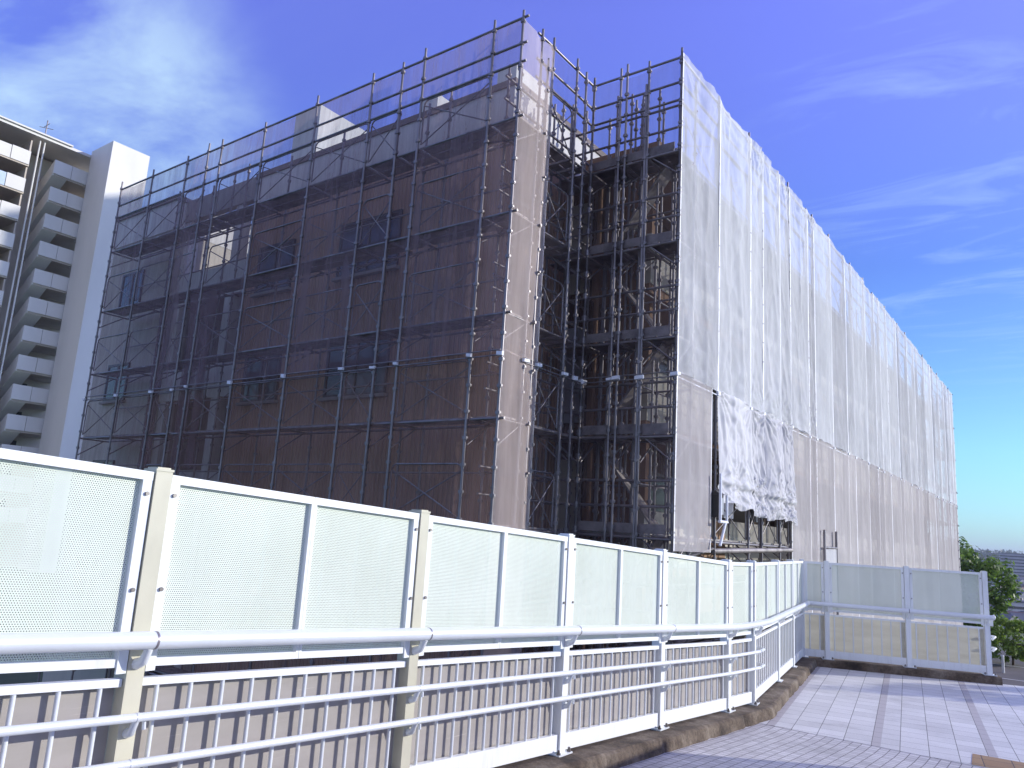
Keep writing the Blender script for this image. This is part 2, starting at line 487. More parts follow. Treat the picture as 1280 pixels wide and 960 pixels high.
f3 = tag(empty('perforated_fence', (-2.9, 17.28, -2.109)), 'short shaded perforated fence closing the far edge of the paving', 'fence')
for i, p in enumerate(run3[1:]):
    fence_post(p, D3, f3, M['white'], True)
fence_post(run3[0], D3, f3, M['white'], False)
for i in range(3):
    fence_bay(Bay(run3[i], run3[i + 1]), f3, M['infill_cream'], rails=False)
B3 = Bay(run3[0], run3[3])
pt = [B3.p(.12, .14, 1.065), B3.p(3.38, .14, 1.065)]
handrail(pt, f3, [(B3.p(1.95, .14, 1.065), D3)])
e = MB(); e.tube([B3.p(3.38, .14, 1.065), B3.p(3.41, .14, 1.065), B3.p(3.43, .14, 1.06)], [.043, .06, .03], 14); e.build('rail_end_cap', M['white'], f3)
for h in (.70, .488):
    e = MB(); e.tube([B3.p(3.32, -.12, h), B3.p(3.44, -.12, h), B3.p(3.46, -.04, h), B3.p(3.40, -.02, h - .05)], .024, 10); e.build('rail_end', M['white'], f3)

# the fence on the other side of the ramp (behind the camera)
f4 = tag(empty('perforated_fence', (1.0, 4.0, -1.9)), 'white perforated fence on the open side of the ramp behind the viewer', 'fence')
for y0, y1 in [(11.7 - 2.02 * k, 11.7 - 2.02 * (k + 1)) for k in range(7)]:
    fence_bay(Bay((1.0, y0), (1.0, y1)), f4, M['infill'], rails=False)
    fence_post((1.0, y0), (0, -1), f4, M['white'], False)

# ------------------------------------------------------------------ kerb and paving
kp = [(-3.9, -3.0), (-3.9, 10.23), (-3.83, 11.0), (-4.75, 16.6)]
def kerb_run(path, inner, outer, name, label):
    mb = MB()
    fine = []
    for (a, b) in zip(path, path[1:]):
        a = V(a); b = V(b); n = max(2, int((b - a).length / .12))
        fine += [a.lerp(b, k / n) for k in range(n)]
    fine.append(V(path[-1]))
    ring = []
    for i, p in enumerate(fine):
        d = (fine[min(i + 1, len(fine) - 1)] - fine[max(i - 1, 0)]).normalized(); n = V((d.y, -d.x))
        z = zbase(p.y) - .004
        joint = .018 if (i % 10 == 0) else 0
        def w(o, h, k):
            q = p + n * o
            e = noise.fractal(V((q.x * 3, q.y * 3, k * 1.7)), .6, 2, 4) * .014
            return V((q.x + n.x * (e - joint), q.y + n.y * (e - joint), z + h + (e * .5 - joint * .4 if k != 4 else 0)))
        ring.append([w(-outer, -.9, 4), w(-outer, 0, 0), w(inner - .035, 0, 1), w(inner - .008, -.018, 2), w(inner, -.05, 2), w(inner + .01, -.155, 3), w(inner + .01, -.4, 4)])
    m = len(ring[0])
    mb.v = [q for r in ring for q in r]
    for i in range(len(ring) - 1):
        for k in range(m):
            k2 = (k + 1) % m
            mb.f.append([i * m + k, i * m + k2, (i + 1) * m + k2, (i + 1) * m + k]); mb.sm.append(False); mb.mi.append(0)
    mb.f.append(list(range(m))); mb.sm.append(False); mb.mi.append(0)
    mb.f.append([(len(ring) - 1) * m + k for k in range(m)][::-1]); mb.sm.append(False); mb.mi.append(0)
    return tag(mb.build(name, M['kerb']), label, None, None, 'structure')

kerb_run(kp, .27, .30, 'kerb', 'stained brown concrete kerb under the long white fence')
kerb_run([(-4.72 + D3.x * t, 16.62 + D3.y * t) for t in (0.1, 1.2, 2.4, 3.46)], .14, .30, 'kerb', 'dark narrow kerb under the shaded far fence')
kerb_run([(1.0, 12.0), (1.0, -3.0)], .22, .2, 'kerb', 'concrete kerb under the open side fence')

PZ = -2.255
rows = [-3.0 + .6 * k for k in range(24)] ; rows = [y for y in rows if y < 10.6] + [10.6]
mb = MB(); vs = []
for y in rows:
    z = zbase(y) - .15
    vs += [(-3.66, y, z), (0.82, y, z)]
mb.add(vs, [(2 * k, 2 * k + 1, 2 * k + 3, 2 * k + 2) for k in range(len(rows) - 1)])
tag(mb.build('ramp_paving', M['tile_small']), 'small pale square paving of the sloping ramp', None, None, 'structure')
mb = MB()
poly = [(-3.66, 10.6), (.82, 10.6), (.82, 12.1), (9, 12.1), (12, 21.5), (9.5, 21.95), (-1.45, 17.86), (-4.75, 16.64), (-4.7, 16.3), (-3.95, 11.2), (-3.72, 10.9)]
mb.prism([(x, y, PZ - 3.95) for x, y in poly], (0, 0, 3.95))
tag(mb.build('plaza_paving', [M['tile_big']]), 'pale square paving with darker bands at the foot of the ramp', None, None, 'structure')
mb = MB(); mb.add([(-1.2, 10.62, PZ + .004), (.3, 10.72, PZ + .004), (.25, 11.3, PZ + .004), (-1.25, 11.2, PZ + .004)], [(0, 1, 2, 3)])
tag(mb.build('tactile_paving', M['tile_tact']), 'ochre ribbed tactile paving at the ramp foot', None, None, 'structure')
mb = MB(); mb.hexa([V((-4.2, -3, -2.6)), V((1.2, -3, -2.6)), V((1.2, 10.6, -3.2)), V((-4.2, 10.6, -3.2)), V((-4.2, -3, -1.64)), V((1.2, -3, -1.64)), V((1.2, 10.6, -2.30)), V((-4.2, 10.6, -2.30))])
tag(mb.build('ramp_deck', M['conc']), 'concrete deck carrying the ramp paving', None, None, 'structure')
for y in (-1.5, 7.5):
    mb = MB(); mb.box(-2.4, -.6, y - .5, y + .5, -6.3, -2.9); mb.box(-3.6, .6, y - .6, y + .6, -2.9, -2.5)
    tag(mb.build('bridge_pier', M['conc'], org=(-1.5, y, -6.3)), 'concrete pier under the ' + ('upper' if y < 0 else 'lower') + ' end of the ramp', 'pier')

# ------------------------------------------------------------------ the building being repaired
WY = 10.9; RX = -8.6
bld = tag(empty('apartment_building', (-12, 16, -6.2)), 'brown ribbed apartment building wrapped in scaffolding and mesh sheets', 'building')
mb = MB(); mb.box(-17.0, RX, WY, 22, -6.2, 7.82); mb.build('wall', M['ribbed'], bld)
mb = MB(); mb.box(-17.02, RX + .03, WY - .03, WY + .22, 7.823, 8.75); mb.box(RX - .22, RX + .03, WY + .222, 22.02, 7.823, 8.75); mb.box(-17.02, RX - .22, 21.8, 22.02, 7.823, 8.75)
pa = mb.build('parapet', M['white_conc'], bld)
mb = MB(); mb.box(-17.06, RX + .07, WY - .07, WY + .28, 8.75, 8.89); mb.box(RX - .28, RX + .07, WY + .282, 22.06, 8.75, 8.89); mb.box(-17.06, RX - .28, 21.76, 22.06, 8.75, 8.89)
mb.build('coping', M['coping'], pa)
mb = MB(); mb.box(-17.0, RX - .225, WY + .225, 21.8, 7.823, 7.9); mb.build('roof', M['conc'], bld)
# stair and lift box on the roof, and a smaller upstand near the corner
mb = MB(); mb.box(-16.75, -15.7, 11.6, 14.6, 7.95, 10.9); mb.build('roof_box', M['white_conc'], bld)
for x in (-11.6, -9.4):
    mb = MB(); mb.box(x, x + .5, 11.3, 12.6, 7.95, 9.6); mb.build('roof_upstand', M['white_conc'], bld)
# windows of the near facade
def window(x0, x1, z0, z1, y, parent):
    mb = MB()
    for a in ((x0, x1, z0, z0 + .06), (x0, x1, z1 - .06, z1), (x0, x0 + .06, z0 + .06, z1 - .06), (x1 - .06, x1, z0 + .06, z1 - .06), ((x0 + x1) / 2 - .03, (x0 + x1) / 2 + .03, z0 + .06, z1 - .06)):
        mb.box(a[0], a[1], y - .05, y + .02, a[2], a[3])
    w = mb.build('window', M['frame'], parent)
    g = MB(); g.box(x0 + .06, x1 - .06, y - .025, y - .012, z0 + .06, z1 - .06); g.build('pane', M['glass'], w)
    s = MB(); s.box(x0 - .06, x1 + .06, y - .12, y + .02, z0 - .07, z0 - .002); s.build('sill', M['conc'], w)
    return w
for zt in (6.72, 3.95):
    window(-13.4, -11.45, zt - 1.3, zt, WY - .003, bld)
    window(-16.5, -15.1, zt - 1.25, zt, WY - .003, bld)
# open stair bay at the left with parapets and slabs
for k, z in enumerate((6.0, 3.25, .5, -2.25, -5.0)):
    mb = MB(); mb.box(-20.4, -17.003, WY + .1, 16.0, z - .35, z - .17); fs = mb.build('floor_slab', M['slab_under'], bld)
    mb = MB(); mb.box(-20.4, -17.003, WY, WY + .12, z - .32, z + .55); mb.build('stair_parapet', M['white_conc'], bld)
    if k < 4:
        mb = MB(); mb.prism([(-20.2, 13, z - .2), (-20.2, 13, z - .45), (-17.3, 13, z - 2.7), (-17.3, 13, z - 2.45)], (0, 1.2, 0)); mb.build('stair_flight', M['conc'], bld)
mb = MB()
for x0, x1 in ((-20.4, -19.5), (-18.3, -17.7)): mb.box(x0, x1, 16.003, 16.2, -6.2, 8.0)
for z in (7.2, 4.4, 1.7, -1.0, -3.8): mb.box(-19.5, -18.3, 16.003, 16.19, z - 1.5, z)
mb.build('stair_back_wall', M['cream_wall'], bld)
mb = MB(); mb.box(-20.42, -17.06, WY - .03, WY + .15, 8.2, 8.85); mb.build('stair_lintel', M['conc'], bld)
mb = MB()
for x in (-20.38, -17.9): mb.box(x, x + .3, WY + .02, WY + .3, -6.2, 8.2)
mb.build('stair_column', M['white_conc'], bld)
# left wing that comes forward
mb = MB(); mb.box(-23.85, -20.403, 10.6, 22, -6.2, 7.9); mb.build('wing_wall', M['cream_wall'], bld)
mb = MB(); mb.box(-23.87, -20.39, 10.57, 22.02, 7.903, 8.8); wp = mb.build('wing_parapet', M['white_conc'], bld)
mb = MB(); mb.box(-23.9, -20.33, 10.5, 22.05, 8.803, 8.93); mb.build('coping', M['conc'], wp)
for z in (6.0, 3.2, .4, -2.3):
    window(-22.9, -21.7, z - .2, z + .9, 10.597, bld)
# long right block with balconies to the sunny side
BY = 13.1; BX = -7.95
mb = MB(); mb.box(-17.0, BX, 22.003, 48.0, -6.2, 7.7); mb.box(RX + .003, BX, BY, 22.0, -6.2, 7.7); mb.build('rear_block_wall', M['ribbed_shade'], bld)
mb = MB(); mb.box(BX - .3, -6.45, BY - .05, 48.1, 7.703, 8.0); rl = mb.build('eaves_slab', M['slab_under'], bld)
mb = MB(); mb.box(-17.0, BX - .303, 22.05, 48.1, 7.703, 7.85); mb.build('roof', M['conc'], bld)
for k in range(5):
    z = 5.0 - 2.75 * k
    mb = MB(); mb.box(BX + .003, -6.62, BY, 48, z - .18, z); sl = mb.build('balcony_slab', M['slab_under'], bld)
    mb = MB(); mb.box(-6.75, -6.6, BY, 48, z + .003, z + 1.05); mb.build('balcony_parapet', M['cream_wall'], sl)
    mb = MB(); mb.box(BX + .003, -6.753, BY - .003, BY + .12, z + .003, z + 1.05); mb.build('end_parapet', M['slab_under'], sl)  # brown instead of cream: recess shade put into the colour
for k in range(7):
    y = BY + .6 + 5.6 * k
    mb = MB(); mb.box(BX + .004, -6.9, y, y + .14, -6.2, 7.7); mb.build('partition', M['cream_wall' if k else 'slab_under'], bld)  # first partition turned brown, its colour carries the recess shade
for k in range(5):
    for j in range(6):
        y = 14.6 + 5.6 * j; z = 5.0 - 2.75 * k
        mb = MB(); mb.box(BX - .02, BX + .03, y, y + 2.6, z + .003, z + 2.05); wi = mb.build('balcony_door', M['frame'], bld)
        g = MB(); g.box(BX + .031, BX + .04, y + .08, y + 2.52, z + .08, z + 1.97); g.build('pane', M['glass'], wi)
# doors and pale boards seen in the dark recess
for k, z in enumerate((5.0, 2.25, -.5)):
    mb = MB(); mb.box(-8.5, -8.02, BY - .05, BY - .003, z, z + 2.0); mb.build('recess_door', M['cream_wall'] if k != 1 else M['panel_blue'], bld)
mb = MB(); mb.tube([(-7.75, BY - .12, -6.2), (-7.75, BY - .12, 7.7)], .05, 10); mb.build('downpipe', M['slab_under'], bld)  # pipe coloured brown as well to deepen the recess shade

# ------------------------------------------------------------------ scaffolding
LIFT = [7.2, 5.42, 3.62, 1.84, .08, -1.7, -3.5]
ZG = -6.2


def pole(mb, x, y, z0, z1, r=.0243, dark=False):
    mb.tube([(x, y, z0), (x, y, z1)], r, 8)
    z = z1 - .22; k = 0
    while z > max(z0, -3.2):
        mb.tube([(x, y, z - .03), (x, y, z + .03)], r * 1.75, 6)
        mb.box(x - r * 1.9, x + r * 1.9, y - r * .9, y + r * .9, z - .012, z + .02)
        z -= .445; k += 1


def scaffold_run(root, A, D, ts, n_in, depth, guard=True, inner_skip=None, ztop=9.1, deck=True, pole_top=9.27, mid=True, ext=(.1, .06), seam=None):
    """A start point, D run direction, ts post distances, n_in direction towards the wall"""
    A = V((A[0], A[1], 0)); D = V((D[0], D[1], 0)); n = V((n_in[0], n_in[1], 0))
    P = lambda t, o, z: A + D * t + n * o + V((0, 0, z))
    for i, t in enumerate(ts):
        m = MB(); q = P(t, 0, 0); pole(m, q.x, q.y, ZG, pole_top + .05 * ((i * 7) % 3 - 1)); m.build('upright', M['steel'], root)
        if inner_skip is None or not inner_skip(t):
            m = MB(); q = P(t - .02, depth, 0); pole(m, q.x, q.y, ZG, 8.72 + .12 * ((i * 5) % 3)); m.build('inner_upright', M['steel'], root)
    L0, L1 = ts[0] - ext[0], ts[-1] + ext[1]
    for z in (ztop, 8.58, 8.21):
        m = MB(); m.tube([P(L0, .03, z), P(L1, .03, z)], .0243, 8); m.build('ledger', M['steel'], root)
    for z in LIFT:
        m = MB(); m.tube([P(L0, .05, z - .04), P(L1, .05, z - .04)], .0243, 8); m.tube([P(L0, depth - .05, z - .04), P(L1, depth - .05, z - .04)], .0243, 8)
        m.build('ledger', M['steel'], root)
        if z < 7:
            m = MB(); m.tube([P(L0, depth, z + .9), P(L1, depth, z + .9)], .02, 6); m.build('ledger', M['steel'], root)
        for t in ts[:13]:
            m = MB(); m.tube([P(t, 0, z - .05), P(t, depth + .04, z - .05)], .021, 6)
            br = m.build('transom', M['steel'], root)
            m = MB(); m.tube([P(t + .02, .03, z - .5), P(t + .02, depth * .8, z - .06)], .016, 6); m.build('brace', M['steel'], br)
        if deck:
            m = MB(); dd = depth - .16; nb = 2; w = .27
            for j in range(nb):
                for (ta, tb) in zip(ts, ts[1:]):
                    if tb - ta < .3: continue
                    a = P(ta + .03, .13 + j * w + .015, z - .008); b_ = P(tb - .03, .13 + (j + 1) * w - .015, z + .022)
                    m.box(min(a.x, b_.x), max(a.x, b_.x), min(a.y, b_.y), max(a.y, b_.y), a.z, b_.z)
            m.build('deck_board', M['darksteel'], root)
    if guard:
        for (ta, tb) in zip(ts, ts[1:]):
            if tb - ta < .7: continue
            for z in LIFT[:5]:
                m = MB(); r = .12; a = ta + .05; b_ = tb - .05; pts = [P(a, .045, z + .05)]
                zt = z + .98
                for k in range(5):
                    th = math.pi * .5 * k / 4; pts.append(P(a + r - r * math.cos(th), .045, zt - r + r * math.sin(th)))
                for k in range(5):
                    th = math.pi * .5 * k / 4; pts.append(P(b_ - r + r * math.sin(th), .045, zt - r + r * math.cos(th)))
                pts.append(P(b_, .045, z + .05))
                m.tube(pts, .0165, 6)
                m.tube([P(a, .06, z + .08), P(b_, .06, zt - .1)], .0125, 6); m.tube([P(b_, .07, z + .08), P(a, .07, zt - .1)], .0125, 6)
                m.build('guard_frame', M['steel'], root)
    if mid:   # double tube with white ties where upper and lower sheets meet
        m = MB(); m.tube([P(ts[0], -.03, 2.93), P(ts[-1], -.03, 2.93)], .012, 6); m.tube([P(ts[0], -.035, 2.84), P(ts[-1], -.035, 2.84)], .012, 6); sm = m.build('seam_tube', M[seam or 'steel'], root)
        for t in ts:
            m = MB(); w = .045 + .045 * rnd.random(); c = P(t, -.05, 2.88 + rnd.uniform(-.03, .03))
            a = D * w; u = n * .025; h = V((0, 0, .026 + .02 * rnd.random()))
            m.hexa([c - a - u - h, c + a - u - h * .6, c + a + u - h, c - a + u - h, c - a - u + h * .7, c + a - u + h, c + a + u + h, c - a + u + h])
            m.build('tie', M['clip'], root)


XA = -7.52
TL = [0., .66, 2.40, 3.0, 3.88, 5.67, 7.56, 9.34, 9.94, 10.90, 12.65, 14.4]
s1 = tag(empty('scaffolding', (XA - 7, 9.65, ZG)), 'galvanised scaffolding across the shaded left facade', 'scaffolding')
scaffold_run(s1, (XA, 9.65), (-1, 0), TL, (0, 1), .82, inner_skip=lambda t: t > 13)
s2 = tag(empty('scaffolding', (XA, 11, ZG)), 'narrow sunlit scaffolding return beside the dark recess', 'scaffolding')
TS2 = [.62, 1.0, 1.85, 2.2, 2.52]
scaffold_run(s2, (XA, 9.65), (0, 1), TS2, (-1, 0), .72)
s3 = tag(empty('scaffolding', (-6.5, 12.17, ZG)), 'dark scaffolding crossing the front of the recess', 'scaffolding')
TS3 = [.62, .78, 1.12, 1.28, 1.90]
scaffold_run(s3, (XA, 12.17), (1, 0), [0.0, .62, .76, 1.24, 1.92], (0, 1), .72, guard=False, ext=(.05, -.01))
# tightly spaced extra uprights inside the recess
for x, y in ((-7.2, 12.6), (-6.95, 12.75), (-6.62, 12.62), (-6.3, 12.7), (-7.75, 12.55), (-6.78, 12.9), (-8.1, 12.3), (-8.1, 12.85)):
    m = MB(); pole(m, x, y, ZG, 8.75 + rnd.uniform(-.1, .3)); m.build('upright', M['steel'], s3)
for x, y in ((-7.05, 12.35), (-6.5, 12.4), (-5.95, 12.75), (-7.45, 12.8), (-7.9, 12.9), (-7.95, 12.2), (-6.1, 12.95), (-7.3, 12.95)):
    m = MB(); pole(m, x, y, ZG, 7.6 + rnd.uniform(-.4, .5)); m.build('inner_upright', M['steel'], s3)
for k, z in enumerate(LIFT[:6]):
    for (x0, x1) in ((-8.5, -7.55), (-7.5, -6.65)):
        m = MB(); m.box(x0, x1, 12.30, 12.58, z - .008, z + .022); m.build('deck_board', M['darksteel'], s3)
        m = MB(); m.box(x0, x1, 12.61, 12.98, z - .008, z + .022); m.build('deck_board', M['darksteel'], s3)
    m = MB(); m.box(-7.5, -5.75, 12.24, 12.26, z + .03, z + .2); m.build('toe_board', M['darksteel'], s3)
    for dz in (.5, .95):
        m = MB(); m.tube([(-8.45, 12.28, z + dz), (-5.7, 12.28, z + dz)], .0243, 8); m.build('ledger', M['steel'], s3)
        m = MB(); m.tube([(-7.95, 9.8, z + dz), (-7.95, 13.0, z + dz)], .0243, 8); m.build('ledger', M['steel'], s2)
    if k < 5:
        a, b = (-7.4, -6.1) if k % 2 else (-6.1, -7.4)
        m = MB(); m.hexa([V((a, 12.62, z - .06)), V((b, 12.62, z - 1.78)), V((b, 12.98, z - 1.78)), V((a, 12.98, z - .06)), V((a, 12.62, z)), V((b, 12.62, z - 1.72)), V((b, 12.98, z - 1.72)), V((a, 12.98, z))]); m.build('stair_flight', M['darksteel'], s3)
XB = -5.60
TR = [0., 1.86, 3.68, 4.5, 5.73, 6.55, 8.11, 8.72, 10.47, 12.15, 13.05, 14.85, 16.3, 17.2, 18.45, 20.25, 20.88, 22.58, 24.24, 25.1, 26.9, 28.7, 29.4, 31.2, 33.0, 33.7, 35.3, 36.4]

s4 = tag(empty('scaffolding', (XB, 30, ZG)), 'scaffolding behind the white sheets along the sunny facade', 'scaffolding')
scaffold_run(s4, (XB, 12.17), (0, 1), TR, (-1, 0), .72, pole_top=9.24, ext=(.0, .06), seam='clip')
s5 = tag(empty('scaffolding', (-8, 48.6, ZG)), 'scaffolding turning round the far end of the sunny facade', 'scaffolding')
scaffold_run(s5, (XB, 48.62), (-1, 0), [.0, 1.8, 3.6, 5.4], (0, -1), .3, guard=False, deck=False, mid=False)

# ------------------------------------------------------------------ mesh sheets
def sheet(P0, P1, z0, z1, n, seed, mat, label, group, amp=1., nu=16, nv=44, gather=1., swag=None, name='mesh_sheet', topsag=.06, hem=0.):
    P0 = V((P0[0], P0[1], 0)); P1 = V((P1[0], P1[1], 0)); n = V((n[0], n[1], 0)); W = (P1 - P0).length; H = z1 - z0
    rs = random.Random(seed); ph = [rs.uniform(0, 6.28) for _ in range(8)]; off = V((seed * 3.17, seed * 1.3, seed * .7))
    big = rs.uniform(-.4, 1.) ; tilt = rs.uniform(-1, 1)
    vs = []
    for j in range(nv + 1):
        v = j / nv
        for i in range(nu + 1):
            u = i / nu
            if hem: u = 0. if i == 0 else 1. if i == nu else hem / W + (1 - 2 * hem / W) * (i - 1) / (nu - 2)
            env = math.sin(math.pi * min(max(u, 0), 1)) ** .7
            z = z0 + H * v
            # scalloped upper hem hanging between its ties
            z -= (topsag if z1 > 5 else .015) * math.sin(math.pi * u) * max(0, (v - .9) / .1)
            s = u * W; h = v * H
            d = .09 * big * env * math.sin(math.pi * v) + .04 * env * noise.noise(V((s * .7, h * .35, 0)) + off)
            # long vertical folds, stronger near the ties
            nearv = math.exp(-h / 1.1) + math.exp(-(H - h) / 1.1) + .35
            for k in range(4):
                d += .007 * nearv * env * math.sin((2.2 + 1.9 * k) * s + ph[k] + .5 * math.sin(h * .6 + ph[k + 2]) + tilt * h * .6)
            # tension creases fanning out of the corners
            for (cu, cv, g) in ((0, 1, 1), (1, 1, 1), (0, 0, .6), (1, 0, .6)):
                dx = (u - cu) * W; dz = (v - cv) * H; r = math.hypot(dx, dz) + 1e-3; th = math.atan2(dz, dx)
                d += gather * g * .034 * (abs(math.sin(9 * th + ph[int(cu + 2 * cv)])) - .5) * math.exp(-r / 1.1) * min(1, r / .15) * min(1, env * 2)
            rg = lambda q: (1 - min(1, 2.6 * abs(noise.noise(q)))) ** 2
            q = V((s * 1.7 + h * .35 * tilt, h * .32, 3)) + off
            d += env * .042 * rg(q) * (.35 + .65 * nearv)
            q = V((s * 2.3 - h * 1.5, h * .8 + s * .5, 7)) + off
            d -= env * .012 * rg(q)
            q = V((s * 2.0 + h * 1.2, h * .7 - s * .6, 11)) + off
            d += env * .010 * rg(q) + env * .004 * noise.noise(q * 3.3)
            if swag:
                cr = rg(V((s * 2.2 + h * 1.5, h * 1.0 - s * .7, 9)) + off); cr2 = rg(V((s * 5.2 - h * 3.0, h * 2.2 + s * 1.6, 5)) + off) - rg(V((s * 4.4 + h * 4.0, h * 2.0 - s * 1.3, 15)) + off)
                k = swag * (1 - v * .55)
                fan = 0
                for (cu, cv, m_, g) in ((0, 1, 13, 1.), (1, 1, 11, 1.), (.5, .2, 15, .9), (0, .24, 12, 1.), (1, .22, 14, 1.), (.25, 0, 9, .6), (.8, 0, 9, .6)):
                    dx = (u - cu) * W; dz = (v - cv) * H * .75; r = math.hypot(dx, dz) + 1e-3
                    fan += g * ((1 - abs(math.sin(m_ * .5 * math.atan2(dz, dx) + ph[m_ % 8] + .6 * noise.noise(V((s * 2, h * 2, 1)) + off)))) ** 2 - .3) * math.exp(-r / .55) * min(1, r / .12)
                d += k * (.085 * fan + .022 * cr + .012 * cr2) * (.35 + .65 * env) + k * .10 * (1 - v) + .025 * math.exp(-((v - .22) / .025) ** 2) - .03 * math.exp(-((v - .17) / .03) ** 2)
                if v < .12: z += .16 * noise.noise(V((s * 1.3, 0, 2)) + off) * (1 - v / .12)
            vs.append(P0.lerp(P1, u) + n * (d * amp) + V((0, 0, z)))
    fs = [(j * (nu + 1) + i, j * (nu + 1) + i + 1, (j + 1) * (nu + 1) + i + 1, (j + 1) * (nu + 1) + i) for j in range(nv) for i in range(nu)]
    mb = MB(); mb.add(vs, fs, True)
    if hem: mb.mi = [1 if (q % nu in (0, nu - 1)) else 0 for q in range(len(fs))]; mat = [mat, M['hem']]
    base = V(((P0.x + P1.x) / 2, (P0.y + P1.y) / 2, z0))
    o = mb.build(name, mat, org=base)
    tag(o, label, 'mesh sheet', group)
    return o


G1 = 'grey mesh sheets on the shaded facade'
for i, (a, b) in enumerate(zip(TL, TL[1:])):
    P0 = (XA - a, 9.665); P1 = (XA - b, 9.665)
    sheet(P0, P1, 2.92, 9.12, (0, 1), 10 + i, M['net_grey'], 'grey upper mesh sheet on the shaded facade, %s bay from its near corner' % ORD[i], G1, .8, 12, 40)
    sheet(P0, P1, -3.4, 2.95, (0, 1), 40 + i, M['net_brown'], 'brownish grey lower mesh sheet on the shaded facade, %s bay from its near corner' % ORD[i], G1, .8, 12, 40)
G2 = 'grey mesh sheets round the recess'
tb = [0, 1.0, 2.52]
for i in range(2):
    P0 = (XA + .012, 9.65 + tb[i]); P1 = (XA + .012, 9.65 + tb[i + 1])
    w = ('sunlit brownish', 'shaded dark')[i]  # bays in sun and shade get a light and a dark netting colour
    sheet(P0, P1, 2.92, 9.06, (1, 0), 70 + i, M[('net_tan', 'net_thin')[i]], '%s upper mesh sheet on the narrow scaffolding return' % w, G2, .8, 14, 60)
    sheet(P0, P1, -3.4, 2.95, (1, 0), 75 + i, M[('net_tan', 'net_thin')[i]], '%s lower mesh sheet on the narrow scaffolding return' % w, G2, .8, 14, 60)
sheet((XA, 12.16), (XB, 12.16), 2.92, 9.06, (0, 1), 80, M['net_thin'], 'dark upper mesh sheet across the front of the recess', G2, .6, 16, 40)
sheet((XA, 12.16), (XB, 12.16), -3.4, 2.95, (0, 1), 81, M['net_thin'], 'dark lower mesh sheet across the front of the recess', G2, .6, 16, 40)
for k, (x, w_, z0, z1) in enumerate(((-18.6, .5, -3.0, 5.2), (-17.2, .7, -1.0, 5.3), (-16.6, .35, 1.0, 5.3))):
    mb = MB(); vs = []; nu, nv = 30, 30
    for j in range(nv + 1):
        for i in range(nu + 1):
            v = j / nv; u = i / nu; ww = w_ * (.45 + .55 * abs(v - .35) / .65 + .15 * noise.noise(V((k, v * 3, 0))))
            vs.append((x + (u - .5) * ww + .12 * noise.noise(V((v * 2, k * 5, 1))), 9.80 + .07 * math.sin(u * 31 + k + 2 * noise.noise(V((u * 3, v * 2, k)))) + .03 * noise.noise(V((u * 9, v * 4, k))), z0 + (z1 - z0) * v))
    mb.add(vs, [(j * (nu + 1) + i, j * (nu + 1) + i + 1, (j + 1) * (nu + 1) + i + 1, (j + 1) * (nu + 1) + i) for j in range(nv) for i in range(nu)], True)
    tag(mb.build('gathered_net', M['net_grey'], org=(x, 9.8, z0)), 'dark gathered mesh net hanging in loose folds inside the shaded scaffolding, %s' % ('long and farthest left', 'the widest one', 'the short narrow one')[k], 'net', 'gathered nets inside the shaded scaffolding')
G4 = 'white mesh sheets along the sunny facade'
for i, (a, b) in enumerate(zip(TR, TR[1:])):
    P0 = (XB + .044, 12.17 + a - .035); P1 = (XB + .044, 12.17 + b + .035)
    near = i < 7
    nu, nv = (40, 110) if near else (18, 60)
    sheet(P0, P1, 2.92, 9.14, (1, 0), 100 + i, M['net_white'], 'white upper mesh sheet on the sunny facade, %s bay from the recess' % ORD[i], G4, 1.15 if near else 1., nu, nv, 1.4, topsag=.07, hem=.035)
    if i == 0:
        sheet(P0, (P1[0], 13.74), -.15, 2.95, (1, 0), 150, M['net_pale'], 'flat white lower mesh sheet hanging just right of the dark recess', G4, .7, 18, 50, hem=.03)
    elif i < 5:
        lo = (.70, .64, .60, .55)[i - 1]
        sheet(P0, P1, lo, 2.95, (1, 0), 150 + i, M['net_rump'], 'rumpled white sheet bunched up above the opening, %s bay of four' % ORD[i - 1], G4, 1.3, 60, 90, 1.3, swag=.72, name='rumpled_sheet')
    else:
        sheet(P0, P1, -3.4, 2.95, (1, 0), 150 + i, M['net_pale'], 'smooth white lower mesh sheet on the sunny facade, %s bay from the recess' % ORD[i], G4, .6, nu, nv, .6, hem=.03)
for i, (a, b) in enumerate(((0, 1.8), (1.8, 3.6), (3.6, 5.4))):
    sheet((XB - a, 48.63), (XB - b, 48.63), -3.4, 9.04, (0, 1), 200 + i, M['net_white'], 'white mesh sheet on the far end wall, %s bay from the sunny facade' % ORD[i], G4, 1., 8, 30)

# small things at the opening
o = tag(empty('bracket_gate', (XB + .25, 14.0, .3)), 'small white framed gate bracket hung beside the opening', 'bracket')
m = MB()
for a, b in (((13.74, .42), (13.74, 1.3)), ((14.06, .42), (14.06, .92)), ((13.70, .42), (14.09, .42)), ((13.74, -.02), (14.0, .41))):
    m.tube([(XB + .22, a[0], a[1]), (XB + .22, b[0], b[1])], .028, 8)
m.build('frame', M['clip'], o)
o = tag(empty('work_lamp', (XB + .1, 14.2, .9)), 'dark lantern shaped site lamp hung at the opening', 'lamp')
m = MB(); m.box(XB + .03, XB + .18, 13.80, 14.0, .50, .92); m.build('housing', M['frame'], o)
m = MB(); m.box(XB + .181, XB + .195, 13.83, 13.97, .55, .86); m.build('lens', M['panel_blue'], o)
m = MB(); m.prism([(XB + .01, 13.78, .921), (XB + .2, 13.78, .921), (XB + .105, 13.78, 1.0)], (0, .24, 0)); m.build('hood', M['frame'], o)
o = tag(empty('access_gate', (XB + .1, 22, -3)), 'low pale tube gate standing against the smooth sheets', 'gate')
